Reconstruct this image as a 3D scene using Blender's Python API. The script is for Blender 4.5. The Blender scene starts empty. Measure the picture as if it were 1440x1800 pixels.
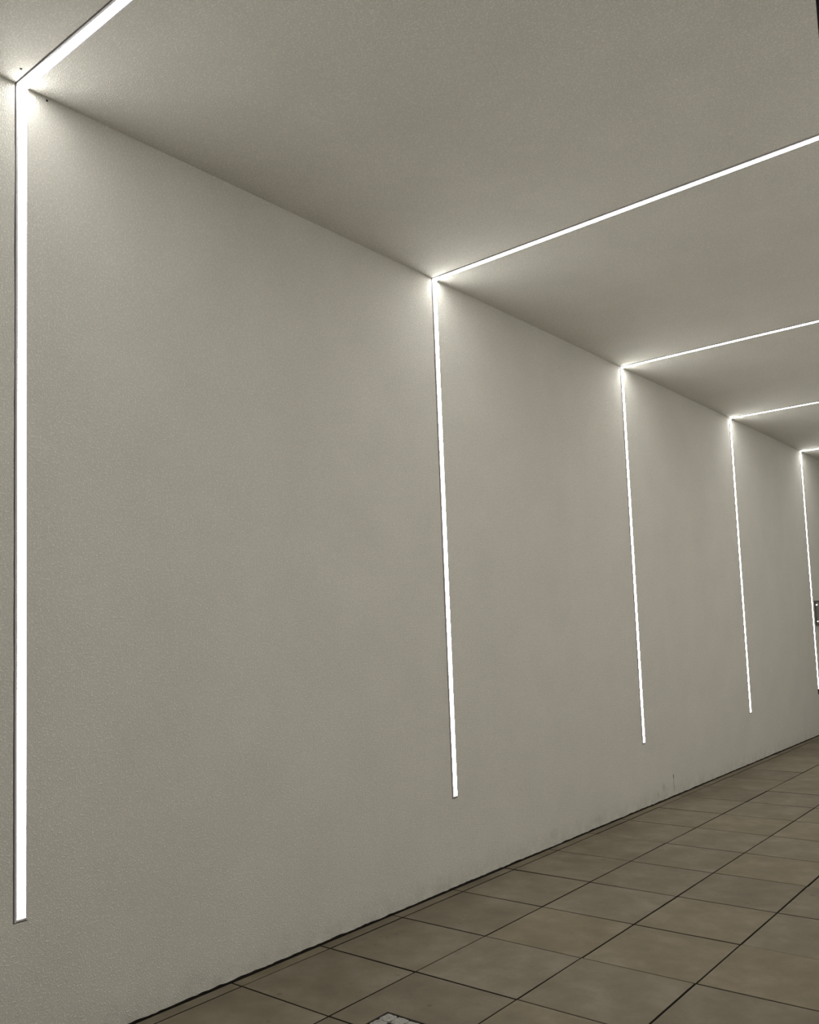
import bpy, bmesh, math, random
from mathutils import Matrix, Vector

scene = bpy.context.scene
COL = scene.collection
RND = random.Random(7)

# ------------------------------------------------------------------ camera
cam_data = bpy.data.cameras.new('camera')
cam = bpy.data.objects.new('camera', cam_data)
COL.objects.link(cam)
R_ = Vector((0.7798530, 0.6247251, -0.0393429))
U_ = Vector((0.0845957, -0.0429096, 0.9954910))
F_ = Vector((-0.6202200, 0.7796649, 0.0863122))
m = Matrix.Identity(4)
for i in range(3):
    m[i][0], m[i][1], m[i][2] = R_[i], U_[i], -F_[i]
m[0][3], m[1][3], m[2][3] = 3.6028, 0.0, 1.6741
cam.matrix_world = m
cam_data.sensor_fit = 'VERTICAL'
cam_data.sensor_height = 36.0
cam_data.sensor_width = 28.8
cam_data.lens = 1528.76 / 1800 * 36.0
cam_data.shift_x = -39.93 / 1800
cam_data.shift_y = 79.88 / 1800
cam_data.clip_start = 0.05
scene.camera = cam

# ------------------------------------------------------------------ night sky, exposure
world = bpy.data.worlds.new('night')
scene.world = world
world.use_nodes = True
bg = world.node_tree.nodes['Background']
bg.inputs['Color'].default_value = (0.010, 0.011, 0.016, 1)
bg.inputs['Strength'].default_value = 1.0
scene.view_settings.view_transform = 'Standard'
scene.view_settings.look = 'None'
scene.view_settings.gamma = 1.0
scene.view_settings.use_curve_mapping = False
scene.view_settings.exposure = 0.0
STRIP_POWER = 32.0               # radiance of the lit diffusers
scene.cycles.use_denoising = True
scene.cycles.use_light_tree = False      # all strips are alike: picking them by power costs less
scene.cycles.adaptive_threshold = 0.05
scene.cycles.adaptive_min_samples = 24
scene.cycles.sample_clamp_indirect = 4.0
scene.cycles.max_bounces = 6
scene.cycles.diffuse_bounces = 5

# ------------------------------------------------------------------ dimensions (metres)
H = 4.137                        # ceiling height
W = 4.3                          # width of the passage
Y0, Y1 = -3.6, 19.0              # length of the passage
HB = 0.579                       # foot of the light strips
STRIPS = [-1.142, 1.765, 4.672, 7.556, 10.459, 13.369]
SKEW = [0.0, 0.004, -0.012, 0.012, 0.010, 0.0]   # how far each ceiling run strays per metre
HALF = 0.0265                    # half width of the aluminium profile
GAPN, GAPF = 0.005, 0.0015       # open joint beside the profile, near and far side
TILE = 0.6
TX, TY = 0.0803, 4.6085          # joint origin of the paving grid

# ------------------------------------------------------------------ materials
def nt(name):
    mt = bpy.data.materials.new(name)
    mt.use_nodes = True
    t = mt.node_tree
    b = t.nodes['Principled BSDF']
    return mt, t, b

def node(t, typ, **kw):
    n = t.nodes.new(typ)
    for k, v in kw.items():
        setattr(n, k, v)
    return n

def noise(t, vec, scale, detail=4, rough=.55):
    n = node(t, 'ShaderNodeTexNoise')
    n.inputs['Scale'].default_value = scale
    n.inputs['Detail'].default_value = detail
    n.inputs['Roughness'].default_value = rough
    t.links.new(vec, n.inputs['Vector'])
    return n.outputs['Fac']

def ramp(t, fac, stops):
    r = node(t, 'ShaderNodeValToRGB')
    e = r.color_ramp.elements
    while len(e) < len(stops):
        e.new(.5)
    for q, (pos, c) in zip(e, stops):
        q.position = pos
        q.color = c if len(c) == 4 else (*c, 1)
    t.links.new(fac, r.inputs['Fac'])
    return r.outputs['Color']

def math_(t, op, a, b=None, clamp=False):
    n = node(t, 'ShaderNodeMath', operation=op, use_clamp=clamp)
    for i, v in enumerate((a, b)):
        if v is None:
            continue
        if isinstance(v, (int, float)):
            n.inputs[i].default_value = v
        else:
            t.links.new(v, n.inputs[i])
    return n.outputs[0]

def mix(t, fac, a, b, mode='MIX'):
    n = node(t, 'ShaderNodeMix', data_type='RGBA', blend_type=mode)
    for s, v in ((n.inputs[0], fac), (n.inputs[6], a), (n.inputs[7], b)):
        if isinstance(v, (int, float)):
            s.default_value = v
        elif isinstance(v, tuple):
            s.default_value = (*v, 1)
        else:
            t.links.new(v, s)
    return n.outputs[2]

def blob(t, pos, axes, centre, size, wob):
    """soft elliptical mark at a fixed spot of the wall (two position axes)"""
    acc = None
    for ax, c, s in zip(axes, centre, size):
        d = math_(t, 'DIVIDE', math_(t, 'SUBTRACT', pos.outputs[ax], c), s)
        d = math_(t, 'MULTIPLY', d, d)
        acc = d if acc is None else math_(t, 'ADD', acc, d)
    v = math_(t, 'SUBTRACT', 1.0, math_(t, 'SQRT', acc), clamp=True)
    return math_(t, 'MULTIPLY', v, wob, clamp=True)

def stucco(name, base, marks=(), dirt=False):
    mt, t, b = nt(name)
    geo = node(t, 'ShaderNodeNewGeometry')
    P = geo.outputs['Position']
    sep = node(t, 'ShaderNodeSeparateXYZ')
    t.links.new(P, sep.inputs[0])
    big = noise(t, P, 2.2, 2)
    col = mix(t, big, tuple(c * .90 for c in base), tuple(min(1, c * 1.02) for c in base))
    # rendered plaster: closely packed rounded grains, each a few millimetres to a centimetre
    fine = noise(t, P, 108, 2, .62)
    h = math_(t, 'ABSOLUTE', math_(t, 'SUBTRACT', fine, .46))
    h = math_(t, 'MULTIPLY', h, 2.6, clamp=True)
    # shade in the pits between the grains is painted into the colour
    pit = ramp(t, h, [(.0, (.0,) * 3), (.4, (1,) * 3)])
    col = mix(t, .20, col, pit, 'MULTIPLY')
    if dirt:
        z = sep.outputs['Z']
        n2 = noise(t, P, 9, 5, .65)
        lvl = math_(t, 'MULTIPLY', math_(t, 'SUBTRACT', .16, z), 5.0, clamp=True)
        lvl = math_(t, 'MULTIPLY', lvl, ramp(t, n2, [(.38, (0, 0, 0)), (.72, (1, 1, 1))]), clamp=True)
        col = mix(t, math_(t, 'MULTIPLY', lvl, .45), col, (.30, .26, .20))
    if marks:
        wob = math_(t, 'ADD', math_(t, 'MULTIPLY', noise(t, P, 60, 3), 2.2), .3)
        for axes, c, s, strength, colr in marks:
            mk = blob(t, sep, axes, c, s, wob)
            col = mix(t, math_(t, 'MULTIPLY', mk, strength, clamp=True), col, colr)
    bump = node(t, 'ShaderNodeBump')
    bump.inputs['Strength'].default_value = 1.0
    bump.inputs['Distance'].default_value = .0042
    t.links.new(h, bump.inputs['Height'])
    # matt plaster: a plain diffuse surface
    df = node(t, 'ShaderNodeBsdfDiffuse')
    t.links.new(bump.outputs[0], df.inputs['Normal'])
    t.links.new(col, df.inputs['Color'])
    t.links.new(df.outputs[0], t.nodes['Material Output'].inputs['Surface'])
    t.nodes.remove(b)
    return mt

PLASTER = (.84, .812, .742)
YZ = ('Y', 'Z')
M_WALL = stucco('plaster_wall', PLASTER)
M_WALL_FOOT = stucco('plaster_wall_foot', PLASTER, dirt=True, marks=[
    (YZ, (8.168, .190), (.012, .030), 1.6, (.16, .13, .09)),
    (YZ, (8.168, .110), (.010, .095), .8, (.30, .26, .20)),
    (YZ, (7.93, .125), (.05, .05), .32, (.35, .31, .25)),
    (YZ, (7.80, .075), (.035, .05), .32, (.35, .31, .25)),
    (YZ, (5.9, .10), (.09, .05), .15, (.35, .31, .25)),
    (YZ, (6.6, .07), (.11, .04), .15, (.35, .31, .25))])
M_CEIL = stucco('plaster_ceiling', PLASTER)

def plain(name, col, rough=.6, metal=0., var=.12, scale=20):
    mt, t, b = nt(name)
    tc = node(t, 'ShaderNodeNewGeometry')
    f = noise(t, tc.outputs['Position'], scale, 4)
    c = mix(t, f, tuple(x * (1 - var) for x in col), tuple(min(1, x * (1 + var)) for x in col))
    t.links.new(c, b.inputs['Base Color'])
    b.inputs['Roughness'].default_value = rough
    b.inputs['Metallic'].default_value = metal
    return mt

M_CORE = plain('wall_core', (.045, .038, .030), .95)
M_BED = plain('mortar_bed', (.018, .013, .008), .95, var=.4, scale=60)
M_ALU = plain('aluminium_profile', (.66, .63, .65), .55, .2, .04)
M_DARKEND = plain('dark_end_piece', (.02, .02, .018), .6)
M_BLACK = plain('black_paint', (.003, .003, .005), .95)
M_BLACK.node_tree.nodes['Principled BSDF'].inputs['Specular IOR Level'].default_value = .05
M_STEEL = plain('cover_steel', (.03, .026, .02), .6, .3)
M_PANEL = plain('panel_metal', (.24, .25, .24), .5, .0)
M_PANELRIM = plain('panel_rim', (.035, .028, .02), .6)
M_PIN = plain('pin_steel', (.9, .88, .84), .3, .2, .03)

def lit_diffuser():
    mt, t, b = nt('lit_diffuser')
    b.inputs['Base Color'].default_value = (.85, .85, .84, 1)
    b.inputs['Roughness'].default_value = .5
    b.inputs['Emission Color'].default_value = (1.0, 1.0, .97, 1)
    b.inputs['Emission Strength'].default_value = STRIP_POWER
    return mt
M_LIT = lit_diffuser()
M_LENS = plain('diffuser_side', (.8, .8, .79), .5, 0, .02)

def paving():
    mt, t, b = nt('concrete_paving')
    geo = node(t, 'ShaderNodeNewGeometry')
    P = geo.outputs['Position']
    oi = node(t, 'ShaderNodeObjectInfo')
    off = node(t, 'ShaderNodeVectorMath', operation='SCALE')
    comb = node(t, 'ShaderNodeCombineXYZ')
    for i in range(3):
        t.links.new(oi.outputs['Random'], comb.inputs[i])
    off.inputs['Scale'].default_value = 37
    t.links.new(comb.outputs[0], off.inputs[0])
    va = node(t, 'ShaderNodeVectorMath', operation='ADD')
    t.links.new(P, va.inputs[0])
    t.links.new(off.outputs[0], va.inputs[1])
    V = va.outputs[0]
    cloud = noise(t, V, 4.5, 4, .6)
    col = ramp(t, cloud, [(.28, (.165, .140, .097)), (.5, (.206, .176, .124)), (.74, (.262, .231, .176))])
    tone = ramp(t, oi.outputs['Random'], [(0, (.86, .85, .84)), (.5, (1, 1, 1)), (1, (1.0, .97, .92))])
    col = mix(t, 1.0, col, tone, 'MULTIPLY')
    spots = node(t, 'ShaderNodeTexVoronoi', feature='F1')
    spots.inputs['Scale'].default_value = 7.5
    t.links.new(V, spots.inputs['Vector'])
    sp = ramp(t, math_(t, 'ADD', spots.outputs['Distance'], math_(t, 'MULTIPLY', noise(t, V, 45, 3), .16)),
              [(.12, (1, 1, 1)), (.20, (0, 0, 0))])
    on = ramp(t, noise(t, V, 3.1, 1), [(.50, (0, 0, 0)), (.58, (1, 1, 1))])
    col = mix(t, math_(t, 'MULTIPLY', math_(t, 'MULTIPLY', sp, on), .62), col, (.10, .08, .05))
    lt = ramp(t, noise(t, V, 23, 4, .7), [(.66, (0, 0, 0)), (.76, (1, 1, 1))])
    col = mix(t, math_(t, 'MULTIPLY', lt, .22), col, (.33, .29, .22))
    g = noise(t, V, 210, 1, .7)
    col = mix(t, .22, col, ramp(t, g, [(.3, (.45,) * 3), (.7, (1,) * 3)]), 'MULTIPLY')
    bump = node(t, 'ShaderNodeBump')
    bump.inputs['Strength'].default_value = .25
    bump.inputs['Distance'].default_value = .002
    t.links.new(g, bump.inputs['Height'])
    t.links.new(bump.outputs[0], b.inputs['Normal'])
    t.links.new(col, b.inputs['Base Color'])
    rg = math_(t, 'ADD', math_(t, 'MULTIPLY', cloud, .2), .62)
    t.links.new(rg, b.inputs['Roughness'])
    b.inputs['Specular IOR Level'].default_value = .25
    return mt
M_PAVE = paving()

def granite():
    mt, t, b = nt('granite_setts')
    geo = node(t, 'ShaderNodeNewGeometry')
    P = geo.outputs['Position']
    f = noise(t, P, 170, 4, .75)
    col = ramp(t, f, [(.3, (.12, .115, .10)), (.5, (.30, .29, .265)), (.7, (.62, .60, .56))])
    t.links.new(col, b.inputs['Base Color'])
    b.inputs['Roughness'].default_value = .7
    bump = node(t, 'ShaderNodeBump')
    bump.inputs['Strength'].default_value = .6
    bump.inputs['Distance'].default_value = .0022
    t.links.new(noise(t, P, 90, 4, .7), bump.inputs['Height'])
    t.links.new(bump.outputs[0], b.inputs['Normal'])
    return mt
M_SETT = granite()

# ------------------------------------------------------------------ helpers
def obj(name, bm, mats, parent=None, smooth=False):
    me = bpy.data.meshes.new(name)
    bmesh.ops.recalc_face_normals(bm, faces=bm.faces)
    bm.to_mesh(me)
    bm.free()
    for mt in (mats if isinstance(mats, (list, tuple)) else [mats]):
        me.materials.append(mt)
    if smooth:
        for p in me.polygons:
            p.use_smooth = True
    o = bpy.data.objects.new(name, me)
    COL.objects.link(o)
    if parent:
        o.parent = parent
    return o

def thing(name, label, cat, loc=(0, 0, 0), group=None):
    o = bpy.data.objects.new(name, None)
    COL.objects.link(o)
    o.location = loc
    o.empty_display_size = .2
    o['label'], o['category'] = label, cat
    if group:
        o['group'] = group
    return o

def struct(o, label, cat):
    o['kind'] = 'structure'
    o['label'], o['category'] = label, cat
    return o

def box(bm, x0, x1, y0, y1, z0, z1, mi=0, skew=None):
    """axis box; skew(x) shifts y along the run"""
    s = skew or (lambda x: 0)
    v = [bm.verts.new((x, y + s(x), z)) for x in (x0, x1) for y in (y0, y1) for z in (z0, z1)]
    for q in ((0, 1, 3, 2), (4, 6, 7, 5), (0, 4, 5, 1), (2, 3, 7, 6), (0, 2, 6, 4), (1, 5, 7, 3)):
        f = bm.faces.new([v[i] for i in q])
        f.material_index = mi

def plate(bm, a, b, c, d, to3, depth, cuts, near, far, low=None, mi=0):
    """flat plate between u = a..b and v = c..d with hand-finished edges: `near` / `far` are the
    sideways offsets (step, amplitude) of the edges u = b and u = a, `low` that of the edge v = c.
    The body is one rectangle per cut, the uneven edges are narrow bands of small quads."""
    M = .012
    sk = cuts
    def quad(p, q, r, s):
        bm.faces.new([bm.verts.new(to3(x, 0)) for x in (p, q, r, s)]).material_index = mi
    def rim(p, q):
        bm.faces.new([bm.verts.new(to3(p, 0)), bm.verts.new(to3(q, 0)), bm.verts.new(to3(q, depth)), bm.verts.new(to3(p, depth))]).material_index = mi
    ea, eb = a + (M if far else 0), b - (M if near else 0)
    ec = c + (M if low else 0)
    A, B = sk
    quad((ea + A * ec, ec), (eb + B * ec, ec), (eb + B * d, d), (ea + A * d, d))
    for edge, inner, spec, slope in ((a, ea, far, A), (b, eb, near, B)):
        if not spec:
            rim((edge + slope * c, c), (edge + slope * d, d))
            continue
        step, amp, rnd = spec
        n = int((d - ec) / step)
        w = 0
        prev = (edge + slope * ec, ec)
        pin = (inner + slope * ec, ec)
        for i in range(1, n + 1):
            v = ec + (d - ec) * i / n
            w = .6 * w + rnd.uniform(-amp, amp)
            cur, cin = (edge + slope * v + w, v), (inner + slope * v, v)
            quad(prev, cur, cin, pin)
            rim(prev, cur)
            prev, pin = cur, cin
    if low:
        step, amp, rnd = low
        n = int((b - a) / step)
        w = 0
        prev = (a, c)
        for i in range(1, n + 1):
            u = a + (b - a) * i / n
            w = .6 * w + rnd.uniform(-amp, amp)
            cur = (u, c + w)
            quad(prev, cur, (u, ec), (prev[0], ec))
            rim(prev, cur)
            prev = cur
    else:
        rim((a + A * c, c), (b + B * c, c))

# ------------------------------------------------------------------ structure: walls with a chase for every light strip
THICK = .03

def wall_mesh(to3, seed, foot=HB):
    rnd = random.Random(seed)
    bm = bmesh.new()
    edges = [Y0] + STRIPS + [Y1]
    top = H + .03
    z0 = foot - .006
    for i in range(len(edges) - 1):
        last = i + 1 == len(edges) - 1
        a = edges[i] + (HALF + GAPF if i else 0)
        b = edges[i + 1] - (0 if last else HALF + GAPN)
        plate(bm, a, b, z0, top, to3, THICK, (0, 0), None if last else (.045, .0009, rnd), (.06, .0004, rnd) if i else None)
    # band under the strip feet, with its ragged lower edge just off the paving
    plate(bm, Y0, Y1, .010, z0, to3, THICK, (0, 0), None, None, (.022, .0026, rnd), 2)
    # upper edge of that band where the profiles stand
    for ys in STRIPS:
        p, q = (ys - HALF - GAPN, z0), (ys + HALF + GAPF, z0)
        bm.faces.new([bm.verts.new(to3(p, 0)), bm.verts.new(to3(q, 0)), bm.verts.new(to3(q, THICK)), bm.verts.new(to3(p, THICK))])
    return bm

def core(bm, x0, x1):
    box(bm, x0, x1, Y0, Y1, -.08, H + .03, 1)

bm = wall_mesh(lambda p, d: (-d, p[0], p[1]), 3)
core(bm, -.25, -THICK)
wall_left = struct(obj('wall_left', bm, [M_WALL, M_CORE, M_WALL_FOOT]), 'long off-white rough plaster wall with lit vertical strips', 'wall')
bm = wall_mesh(lambda p, d: (W + d, p[0], p[1]), 5, .06)
core(bm, W + THICK, W + .25)
struct(obj('wall_right', bm, [M_WALL, M_CORE, M_WALL_FOOT]), 'plaster wall on the other side of the passage', 'wall')

def ceil_mesh():
    rnd = random.Random(11)
    bm = bmesh.new()
    E_ = [(Y0, 0)] + list(zip(STRIPS, SKEW)) + [(Y1, 0)]
    to3 = lambda p, d: (p[1], p[0], H + d)
    for i in range(len(E_) - 1):
        (a, sa), (b, sb) = E_[i], E_[i + 1]
        last = i + 1 == len(E_) - 1
        a += HALF + GAPF if i else 0
        b -= 0 if last else HALF + GAPN
        plate(bm, a, b, 0, W, to3, THICK, (sa, sb), None if last else (.05, .0007, rnd), (.08, .0003, rnd) if i else None)
    box(bm, -.25, W + .25, Y0, Y1, H + THICK, H + .25, 1)
    return bm
ceiling = struct(obj('ceiling', ceil_mesh(), [M_CEIL, M_CORE]), 'off-white rough plaster ceiling crossed by lit strips', 'ceiling')

bm = bmesh.new()
box(bm, 0, W, Y1 - .2, Y1, 0, H)
struct(obj('wall_back', bm, [M_WALL]), 'plaster end wall of the passage far beyond the last strip', 'wall')

# ------------------------------------------------------------------ floor: mortar bed and paving slabs
bm = bmesh.new()
box(bm, -.03, W + .03, Y0, Y1 - .2, -.10, -.026)
floor = struct(obj('floor', bm, [M_BED]), 'floor of square grey-brown concrete paving slabs with dark open joints', 'floor')

JOINT = .0105
def slab_bm(w, l, outline=None):
    """slab with a small chamfer; top at z = 0, centred (or the given outline)"""
    bm = bmesh.new()
    c = .0015
    o = outline or [(-w / 2, -l / 2), (w / 2, -l / 2), (w / 2, l / 2), (-w / 2, l / 2)]
    n = len(o)
    def inset(k):
        p0, p, p1 = o[k - 1], o[k], o[(k + 1) % n]
        def nrm(a, b):
            L = math.dist(a, b)
            return (-(b[1] - a[1]) / L, (b[0] - a[0]) / L)
        n1, n2 = nrm(p0, p), nrm(p, p1)
        return (p[0] + c * (n1[0] + n2[0]), p[1] + c * (n1[1] + n2[1]))
    top = [bm.verts.new((*inset(k), 0)) for k in range(n)]
    mid = [bm.verts.new((*o[k], -c)) for k in range(n)]
    bot = [bm.verts.new((*o[k], -.03)) for k in range(n)]
    bm.faces.new(top)
    for k in range(n):
        j = (k + 1) % n
        bm.faces.new((mid[k], mid[j], top[j], top[k]))
        bm.faces.new((bot[k], bot[j], mid[j], mid[k])).material_index = 1
    return bm

COVER = (.872, TX + 2 * TILE - JOINT / 2 - .003, 2.580, 2.986)     # x0, x1, y0, y1 of the inset cover
rows = [(.008, TX - JOINT / 2)] + [(TX + i * TILE + JOINT / 2, min(TX + (i + 1) * TILE - JOINT / 2, W - .012)) for i in range(10) if TX + i * TILE < W - .1]
k0 = math.floor((Y0 - TY) / TILE) + 1
k1 = math.floor((Y1 - .2 - TY) / TILE) - 1
shared = {}
rest = bmesh.new()
count = 0
srnd = random.Random(21)
for ri, (xa, xb) in enumerate(rows):
    for k in range(k0, k1 + 1):
        ya, yb = TY + k * TILE + JOINT / 2, TY + (k + 1) * TILE - JOINT / 2
        cx, cy = (xa + xb) / 2, (ya + yb) / 2
        key = round(xb - xa, 3)
        cut = xa < COVER[1] and xb > COVER[0] and ya < COVER[3] and yb > COVER[2]
        inview = -.2 < cy - 1.0 and cy < 14.8 and xb < 4.0 and (cx < 2.2 or cy > 2.2)
        dz = srnd.uniform(-.0012, .0012)
        jx, jy, rz = srnd.uniform(-.0012, .0012), srnd.uniform(-.0015, .0015), srnd.uniform(-.0022, .0022)
        tx, ty = srnd.uniform(-.0022, .0022), srnd.uniform(-.0022, .0022)
        if ri == 0:
            jx, rz, tx, ty = jx * .5, rz * .5, 0, 0
        if cut:
            g = .0025
            c0 = COVER[0] - g - cx
            if yb > COVER[3]:
                c1 = COVER[3] + g - cy
                w, l = (xb - xa) / 2, (yb - ya) / 2
                out = [(-w, -l), (c0, -l), (c0, c1), (w, c1), (w, l), (-w, l)]
            else:
                c1 = COVER[2] - g - cy
                w, l = (xb - xa) / 2, (yb - ya) / 2
                out = [(-w, -l), (w, -l), (w, c1), (c0, c1), (c0, l), (-w, l)]
            o = obj('paving_slab', slab_bm(0, 0, out), [M_PAVE, M_BED], floor)
            o.location = (cx, cy, 0)
            count += 1
            continue
        if inview and count < 296:
            if key not in shared:
                o = obj('paving_slab', slab_bm(xb - xa, yb - ya), [M_PAVE, M_BED], floor)
                shared[key] = o.data
            else:
                o = bpy.data.objects.new('paving_slab', shared[key])
                COL.objects.link(o)
                o.parent = floor
            o.location = (cx + jx, cy + jy, dz)
            o.rotation_euler = (tx, ty, rz)
            count += 1
        else:
            s = slab_bm(xb - xa, yb - ya)
            bmesh.ops.translate(s, verts=s.verts, vec=(cx, cy, dz))
            tmp = bpy.data.meshes.new('t')
            s.to_mesh(tmp)
            s.free()
            rest.from_mesh(tmp)
            bpy.data.meshes.remove(tmp)
o = obj('paving_beyond', rest, [M_PAVE, M_BED], floor)
o['kind'] = 'stuff'

# ------------------------------------------------------------------ light strips
NAMES = [
    'white light strip beyond the left edge, next before the widest-looking one',
    'nearest and widest-looking white light strip, far left, up the wall and across the ceiling',
    'second white light strip from the left, bent from wall to ceiling',
    'third white light strip from the left, halfway down the plaster wall and ceiling',
    'fourth white light strip from the left, last but one before the small metal panel',
    'farthest thin white light strip, beside the small metal panel at the right edge',
]
def run_boxes(bm, a0, a1, n, fn):
    for i in range(n):
        fn(bm, a0 + (a1 - a0) * i / n, a0 + (a1 - a0) * (i + 1) / n)

PROUD = .004        # profile stands this far off the plaster
LENS = .0185        # half width of the diffuser
for idx, ys in enumerate(STRIPS):
    t = thing('light_strip', NAMES[idx], 'light strip', (0, ys, HB), 'strips of light framing the passage')
    sk = SKEW[idx]
    org = Vector((0, ys, HB))
    lens_foot = HB + (.072 if idx == 5 else .010)

    def local(bm):
        bmesh.ops.translate(bm, verts=bm.verts, vec=-org)
        return bm
    for side in (0, 1):
        foot = HB if side == 0 else .06  # unseen right-wall legs lengthened downwards, added to brighten the lower left wall
        if side:
            lens_foot = foot + .010
        def X(d):            # distance d from the wall face into the passage
            return d if side == 0 else W - d
        def bx(bm, d0, d1, y0, y1, z0, z1, mi=0):
            x0, x1 = sorted((X(d0), X(d1)))
            dy = 0 if side == 0 else sk * W
            box(bm, x0, x1, y0 + dy, y1 + dy, z0, z1, mi)
        bm = bmesh.new()      # two flanges and the back of the channel
        bx(bm, -.026, PROUD, ys - HALF, ys - LENS, foot, H)
        bx(bm, -.026, PROUD, ys + LENS, ys + HALF, foot, H)
        bx(bm, -.026, -.018, ys - LENS, ys + LENS, foot, H)
        o = obj('wall_profile', local(bm), M_ALU, t)
        o['label'] = 'pale aluminium channel on the wall'
        bm = bmesh.new()
        n = 12
        z0, z1 = lens_foot, H - .002
        for i in range(n):
            bx(bm, -.016, PROUD + .001, ys - LENS + .0003, ys + LENS - .0003, z0 + (z1 - z0) * i / n, z0 + (z1 - z0) * (i + 1) / n)
        bmesh.ops.remove_doubles(bm, verts=bm.verts, dist=1e-5)
        inner = [f for f in bm.faces if abs(f.normal.z) > .9 and z0 + .01 < f.calc_center_median().z < z1 - .01]
        bmesh.ops.delete(bm, geom=inner, context='FACES')
        fx = X(PROUD + .001)
        for f in bm.faces:
            f.material_index = 0 if abs(f.calc_center_median().x - fx) < 1e-4 else 1
        o = obj('wall_diffuser', local(bm), [M_LIT, M_LENS], t)
        o['label'] = 'glowing white diffuser on the wall'
        bm = bmesh.new()
        if idx == 5 and side == 0:
            bx(bm, -.017, PROUD + .004, ys - HALF - .001, ys + HALF + .001, HB - .003, lens_foot - .001)
            o = obj('end_piece', local(bm), M_DARKEND, t)
            o['label'] = 'black unlit end of the strip'
        else:
            bx(bm, -.017, PROUD - .002, ys - LENS + .0005, ys + LENS - .0005, foot + .001, lens_foot - .001)
            o = obj('end_cap', local(bm), M_ALU, t)
    # ceiling run
    skf = lambda x: sk * x
    def cb(bm, x0, x1, y0, y1, z0, z1):
        box(bm, x0, x1, y0, y1, z0, z1, 0, skf)
    bm = bmesh.new()
    cb(bm, 0, W, ys - HALF, ys - LENS, H - PROUD, H + .026)
    cb(bm, 0, W, ys + LENS, ys + HALF, H - PROUD, H + .026)
    cb(bm, 0, W, ys - LENS, ys + LENS, H + .018, H + .026)
    o = obj('ceiling_profile', local(bm), M_ALU, t)
    o['label'] = 'pale aluminium channel on the ceiling'
    bm = bmesh.new()
    n = 16
    for i in range(n):
        cb(bm, W * i / n, W * (i + 1) / n, ys - LENS + .0003, ys + LENS - .0003, H - PROUD - .001, H + .016)
    bmesh.ops.remove_doubles(bm, verts=bm.verts, dist=1e-5)
    inner = [f for f in bm.faces if abs(f.normal.x) > .9 and .05 < f.calc_center_median().x < W - .05]
    bmesh.ops.delete(bm, geom=inner, context='FACES')
    for f in bm.faces:
        f.material_index = 0 if abs(f.calc_center_median().z - (H - PROUD - .001)) < 1e-4 else 1
    o = obj('ceiling_diffuser', local(bm), [M_LIT, M_LENS], t)
    o['label'] = 'glowing white diffuser on the ceiling'

# ------------------------------------------------------------------ slim black post
def lathe(bm, prof, seg=40):
    rings = []
    for r, z in prof:
        rings.append([bm.verts.new((r * math.cos(2 * math.pi * i / seg), r * math.sin(2 * math.pi * i / seg), z)) for i in range(seg)])
    for a, b in zip(rings, rings[1:]):
        for i in range(seg):
            bm.faces.new((a[i], a[(i + 1) % seg], b[(i + 1) % seg], b[i]))
    bm.faces.new(rings[0][::-1])
    bm.faces.new(rings[-1])

t = thing('post', 'slim black round post, a sliver of it in the upper right corner', 'post', (3.3155, 1.5, .0012))
bm = bmesh.new(); lathe(bm, [(.036, .012), (.036, H - .013)]); obj('shaft', bm, M_BLACK, t, True)
bm = bmesh.new(); lathe(bm, [(.08, 0), (.08, .010), (.077, .012)]); obj('base_plate', bm, M_BLACK, t)
bm = bmesh.new(); lathe(bm, [(.07, H - .013), (.07, H - .0015)]); obj('top_plate', bm, M_BLACK, t)

# ------------------------------------------------------------------ two rusty screw heads by the corner of the nearest strip
for loc, axis, par in (((.0, 1.878, 4.124), 'Y', wall_left), ((.112, 1.706, H), 'X', ceiling)):
    bm = bmesh.new()
    lathe(bm, [(.0055, -.001), (.0055, .0015), (.003, .003)], 12)
    bmesh.ops.rotate(bm, verts=bm.verts, cent=(0, 0, 0), matrix=Matrix.Rotation(math.pi / 2 if axis == 'Y' else math.pi, 3, axis))
    bmesh.ops.translate(bm, verts=bm.verts, vec=loc)
    o = obj('screw_head', bm, M_PANELRIM, par)
    o['label'] = 'small dark screw head'

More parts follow.
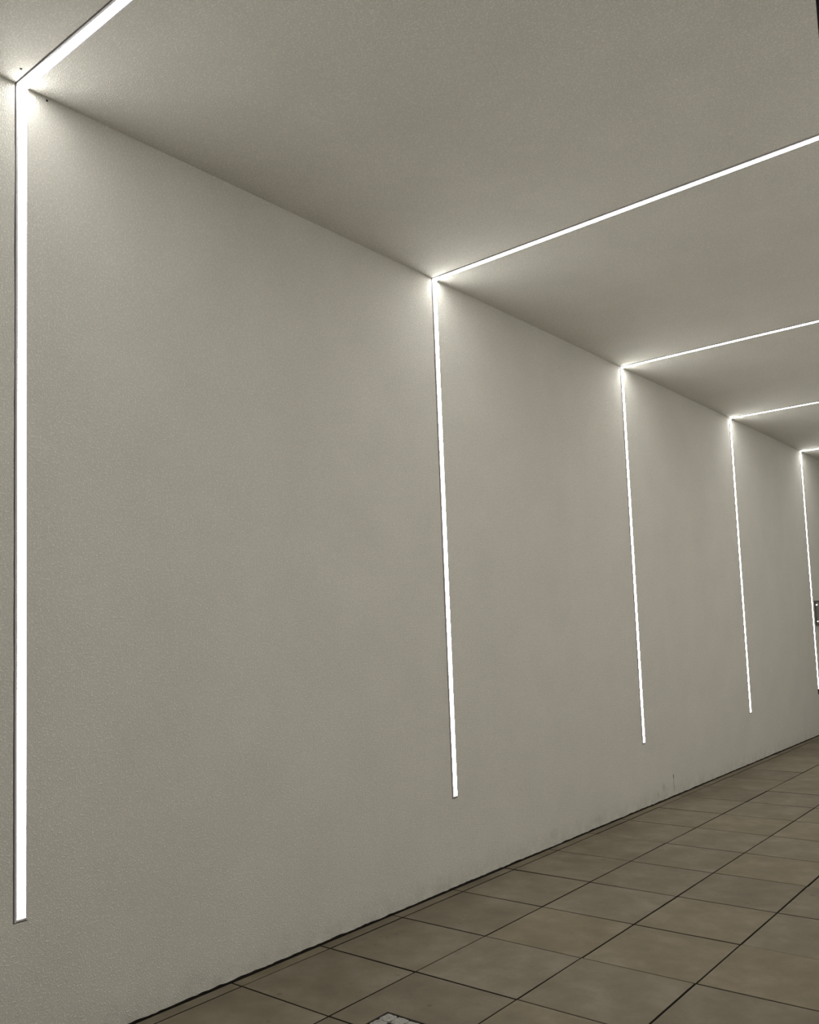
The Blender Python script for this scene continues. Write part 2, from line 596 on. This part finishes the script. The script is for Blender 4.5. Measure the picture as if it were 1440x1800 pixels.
# ------------------------------------------------------------------ inset cover filled with granite setts
x0, x1, y0, y1 = COVER
t = thing('inspection_cover', 'inset cover filled with rough pale granite setts at the bottom edge', 'drain cover', (x0, y0, -.012))
wx, wy = x1 - x0, y1 - y0
bm = bmesh.new()
e = .0022
box(bm, 0, wx, 0, e, -.002, .010); box(bm, 0, wx, wy - e, wy, -.002, .010)
box(bm, 0, e, e, wy - e, -.002, .010); box(bm, wx - e, wx, e, wy - e, -.002, .010)
obj('rim', bm, M_STEEL, t)
bm = bmesh.new(); box(bm, e, wx - e, e, wy - e, -.002, .001); obj('tray', bm, M_STEEL, t)
crnd = random.Random(4)
N = 6
sx, sy = (wx - 2 * e) / N, (wy - 2 * e) / N
for i in range(N):
    for j in range(N):
        cxx, cyy = e + sx * (i + .5), e + sy * (j + .5)
        if (i, j) in ((1, N - 2), (N - 2, 1)):
            bm = bmesh.new()
            seg = 20
            rr = [(.022, .001), (.022, .010), (.016, .010), (.016, .002)]
            rings = [[bm.verts.new((cxx + r * math.cos(2 * math.pi * q / seg), cyy + r * math.sin(2 * math.pi * q / seg), z)) for q in range(seg)] for r, z in rr]
            for a, b in zip(rings, rings[1:]):
                for q in range(seg):
                    bm.faces.new((a[q], a[(q + 1) % seg], b[(q + 1) % seg], b[q]))
            bm.faces.new(rings[-1])
            o = obj('keyhole', bm, M_STEEL, t)
            o['label'] = 'dark round lifting hole'
            continue
        bm = bmesh.new()
        n = 4
        hx, hy = sx / 2 - .0016, sy / 2 - .0016
        g = {}
        for a in range(n + 1):
            for b in range(n + 1):
                u, v = a / n * 2 - 1, b / n * 2 - 1
                edge = max(abs(u), abs(v))
                k = 1 - .10 * (abs(u * v)) ** 3
                z = .0110 + crnd.uniform(-.0015, .002) - (.004 if edge == 1 else 0)
                g[a, b] = bm.verts.new((cxx + u * hx * k + crnd.uniform(-.0012, .0012), cyy + v * hy * k + crnd.uniform(-.0012, .0012), z))
        for a in range(n):
            for b in range(n):
                bm.faces.new((g[a, b], g[a + 1, b], g[a + 1, b + 1], g[a, b + 1]))
        ringk = [(a, 0) for a in range(n)] + [(n, b) for b in range(n)] + [(a, n) for a in range(n, 0, -1)] + [(0, b) for b in range(n, 0, -1)]
        low = [bm.verts.new((g[k].co.x, g[k].co.y, .001)) for k in ringk]
        for q in range(len(ringk)):
            bm.faces.new((g[ringk[q]], low[q], low[(q + 1) % len(low)], g[ringk[(q + 1) % len(ringk)]]))
        obj('sett', bm, M_SETT, t)

# ------------------------------------------------------------------ small metal panel on pins beyond the last strip
t = thing('wall_panel', 'small grey metal wall panel with two bright pins beyond the farthest strip', 'wall panel', (0, 13.487, 1.556))
PW, PH = .36, .367
bm = bmesh.new()
box(bm, 0, .030, 0, .014, 0, PH); box(bm, 0, .030, PW - .014, PW, 0, PH)
box(bm, 0, .030, .014, PW - .014, 0, .018); box(bm, 0, .030, .014, PW - .014, PH - .018, PH)
obj('frame', bm, M_PANELRIM, t)
bm = bmesh.new(); box(bm, 0, .026, .014, PW - .014, .018, PH - .018); obj('plate', bm, M_PANEL, t)
for zz in (.062, .305):
    for yy in (.012, PW - .052):
        bm = bmesh.new()
        lathe(bm, [(.009, 0), (.009, .034), (.013, .034), (.013, .040)], 14)
        bmesh.ops.rotate(bm, verts=bm.verts, cent=(0, 0, 0), matrix=Matrix.Rotation(-math.pi / 2, 3, 'X'))
        bmesh.ops.translate(bm, verts=bm.verts, vec=(.034, yy - .026, zz))
        o = obj('pin', bm, M_PIN, t)
        o['label'] = 'bright metal pin'
